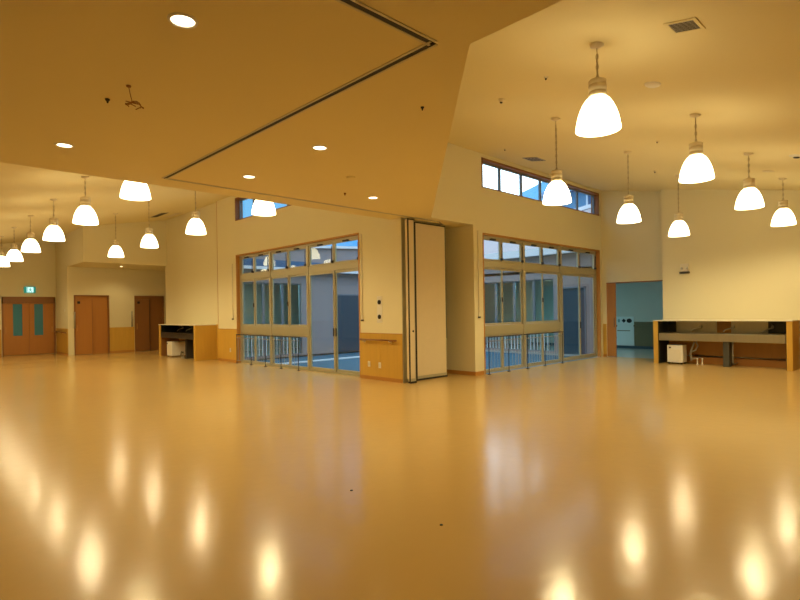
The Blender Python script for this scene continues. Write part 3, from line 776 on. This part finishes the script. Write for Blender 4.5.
# roofs around the courtyard
mb = MB()
v = [mb.bm.verts.new(p) for p in ((8.44, 16.55, 2.95), (17.3, 16.55, 2.95), (17.3, 16.55, 4.30), (8.44, 16.55, 3.80), (8.44, 20.6, 2.95), (17.3, 20.6, 2.95), (17.3, 20.6, 4.0), (8.44, 20.6, 3.6))]
for f in ((0, 1, 2, 3), (4, 7, 6, 5), (3, 2, 6, 7), (0, 4, 5, 1), (0, 3, 7, 4), (1, 5, 6, 2)): mb.bm.faces.new([v[i] for i in f])
struct('roof_left', mb, 'mauve', 'mauve gable and roof across the courtyard, seen in the left transom panes', 'roof')
struct('trim_19', MB().hull8([(8.44, 16.45, 3.78), (17.3, 16.45, 4.28), (17.3, 16.6, 4.28), (8.44, 16.6, 3.78), (8.44, 16.45, 3.87), (17.3, 16.45, 4.37), (17.3, 16.6, 4.37), (8.44, 16.6, 3.87)]), 'whitetrim', 'white verge board on the courtyard roof', 'trim')
struct('trim_20', MB().box(8.44, 17.0, 16.35, 16.54, 3.16, 3.40), 'bluetrim', 'blue eaves band across the courtyard', 'trim')
struct('trim_21', MB().box(8.44, 17.0, 16.33, 16.54, 3.06, 3.16), 'whitetrim', 'white gutter under the blue eaves band', 'trim')
mb = MB()
v = [mb.bm.verts.new(p) for p in ((16.85, 8.12, 2.95), (16.85, 17, 2.95), (16.85, 17, 3.7), (16.85, 8.12, 3.7), (22.5, 8.12, 2.95), (22.5, 17, 2.95), (22.5, 17, 5.3), (22.5, 8.12, 6.35))]
for f in ((0, 3, 2, 1), (4, 5, 6, 7), (3, 7, 6, 2), (0, 1, 5, 4), (0, 4, 7, 3), (1, 2, 6, 5)): mb.bm.faces.new([v[i] for i in f])
struct('roof_right', mb, 'mauve', 'mauve sloping roof beyond the right high window', 'roof')
struct('trim_22', MB().box(16.6, 16.86, 8.3, 17.0, 3.45, 3.70), 'whitetrim', 'white fascia on the opposite eaves', 'trim')
struct('trim_23', MB().hull8([(22.4, 8.12, 6.33), (22.6, 8.12, 6.33), (22.6, 17, 5.28), (22.4, 17, 5.28), (22.4, 8.12, 6.50), (22.6, 8.12, 6.50), (22.6, 17, 5.45), (22.4, 17, 5.45)]), 'whitetrim', 'white ridge board beyond the right high window', 'trim')
r = thing('neighbour_house', (30, 13.5, 0), 'blue house with small window beyond the right high window', 'building')
MB().box(0, 6, -4, 4.2, 0, 8.6).build('wall', 'blueroof', r)
MB().hull8([(-.4, -4.4, 8.6), (6.4, -4.4, 8.6), (6.4, 4.6, 8.6), (-.4, 4.6, 8.6), (2.8, -4.4, 10.6), (3.2, -4.4, 10.6), (3.2, 4.6, 10.6), (2.8, 4.6, 10.6)]).build('roof', 'bluetrim', r)
f = MB().box(-.06, 0, .05, .15, 7.5, 8.4).box(-.06, 0, 1.45, 1.55, 7.5, 8.4).box(-.06, 0, .05, 1.55, 8.35, 8.45).box(-.06, 0, .05, 1.55, 7.45, 7.55).build('window', 'whitetrim', r)
MB().box(-.03, -.01, .15, 1.45, 7.55, 8.35).build('pane', 'bluetrim', f)
# distant hill
mb = MB()
pts = [(118, 122, 12), (131, 108, 25), (138.8, 98.2, 33), (142.7, 92.3, 38), (144.7, 89.3, 39.6), (146.7, 85.9, 41.6), (147.9, 83.9, 42.8), (149.3, 81.3, 43.1),
       (151.2, 77.8, 41.5), (152.7, 74.8, 39.4), (154.1, 71.8, 36.7), (157, 64, 31), (162, 45, 20), (166, 20, 10)]
base = [(x - 30, y - 18, 0) for x, y, _ in pts]
back = [(x + 30, y + 20, 0) for x, y, _ in pts]
T = [mb.bm.verts.new(p) for p in pts]; B = [mb.bm.verts.new(p) for p in base]; K = [mb.bm.verts.new(p) for p in back]
for i in range(len(T) - 1):
    mb.bm.faces.new((B[i], B[i + 1], T[i + 1], T[i])); mb.bm.faces.new((T[i], T[i + 1], K[i + 1], K[i]))
struct('hill', mb, 'hill', 'hazy blue hill seen through the right high window', 'hill')

# ------------------------------------------------------------------ dusk sky
w = bpy.data.worlds.new('World'); scene.world = w
w.use_nodes = True
nt = w.node_tree
bg = nt.nodes['Background']
tc = nt.nodes.new('ShaderNodeTexCoord')
dot = nt.nodes.new('ShaderNodeVectorMath'); dot.operation = 'DOT_PRODUCT'
dot.inputs[1].default_value = (0.92, 0.39, 0.0)
rp = nt.nodes.new('ShaderNodeValToRGB')
el = rp.color_ramp.elements
el[0].position = 0.0; el[0].color = (.08, .12, .19, 1)
el[1].position = 1.0; el[1].color = (.62, .70, .76, 1)
for p_, c_ in ((.60, (.05, .12, .20, 1)), (.78, (.042, .12, .20, 1)), (.885, (.022, .09, .20, 1)), (.925, (.52, .60, .68, 1))):
    q_ = el.new(p_); q_.color = c_
sep = nt.nodes.new('ShaderNodeSeparateXYZ')
mr = nt.nodes.new('ShaderNodeMapRange')
mr.inputs['From Min'].default_value = .30; mr.inputs['From Max'].default_value = .75
mxs = nt.nodes.new('ShaderNodeMix'); mxs.data_type = 'RGBA'
mxs.inputs[7].default_value = (.42, .50, .62, 1)
nt.links.new(tc.outputs['Generated'], dot.inputs[0])
nt.links.new(tc.outputs['Generated'], sep.inputs[0])
nt.links.new(sep.outputs['Z'], mr.inputs['Value'])
nt.links.new(dot.outputs['Value'], rp.inputs[0])
nt.links.new(mr.outputs[0], mxs.inputs[0])
nt.links.new(rp.outputs[0], mxs.inputs[6])
nt.links.new(mxs.outputs[2], bg.inputs['Color'])
bg.inputs['Strength'].default_value = 5.6

# ------------------------------------------------------------------ camera
F_PX, HY, ROLL, YAW, EYE = 534.0, 311.4, .015, math.radians(46.05), 1.55
fw = Vector((math.cos(YAW), math.sin(YAW), 0)); rt = Vector((math.sin(YAW), -math.cos(YAW), 0)); up = Vector((0, 0, 1))
cx = rt * math.cos(ROLL) - up * math.sin(ROLL)
cy = rt * math.sin(ROLL) + up * math.cos(ROLL)
cam = bpy.data.cameras.new('camera')
cam.sensor_width = 36; cam.lens = F_PX / 800 * 36
cam.shift_y = (HY - 300) / 800
cam.clip_start = .05; cam.clip_end = 600
co = bpy.data.objects.new('camera', cam); COL.objects.link(co)
mw = Matrix((cx, cy, -fw)).transposed().to_4x4()
mw.translation = Vector((0, 0, EYE))
co.matrix_world = mw
scene.camera = co

vs = scene.view_settings
scene.display_settings.display_device = 'sRGB'
vs.view_transform = 'Standard'; vs.look = 'None'; vs.exposure = 0.09; vs.gamma = 1.0
vs.use_curve_mapping = False
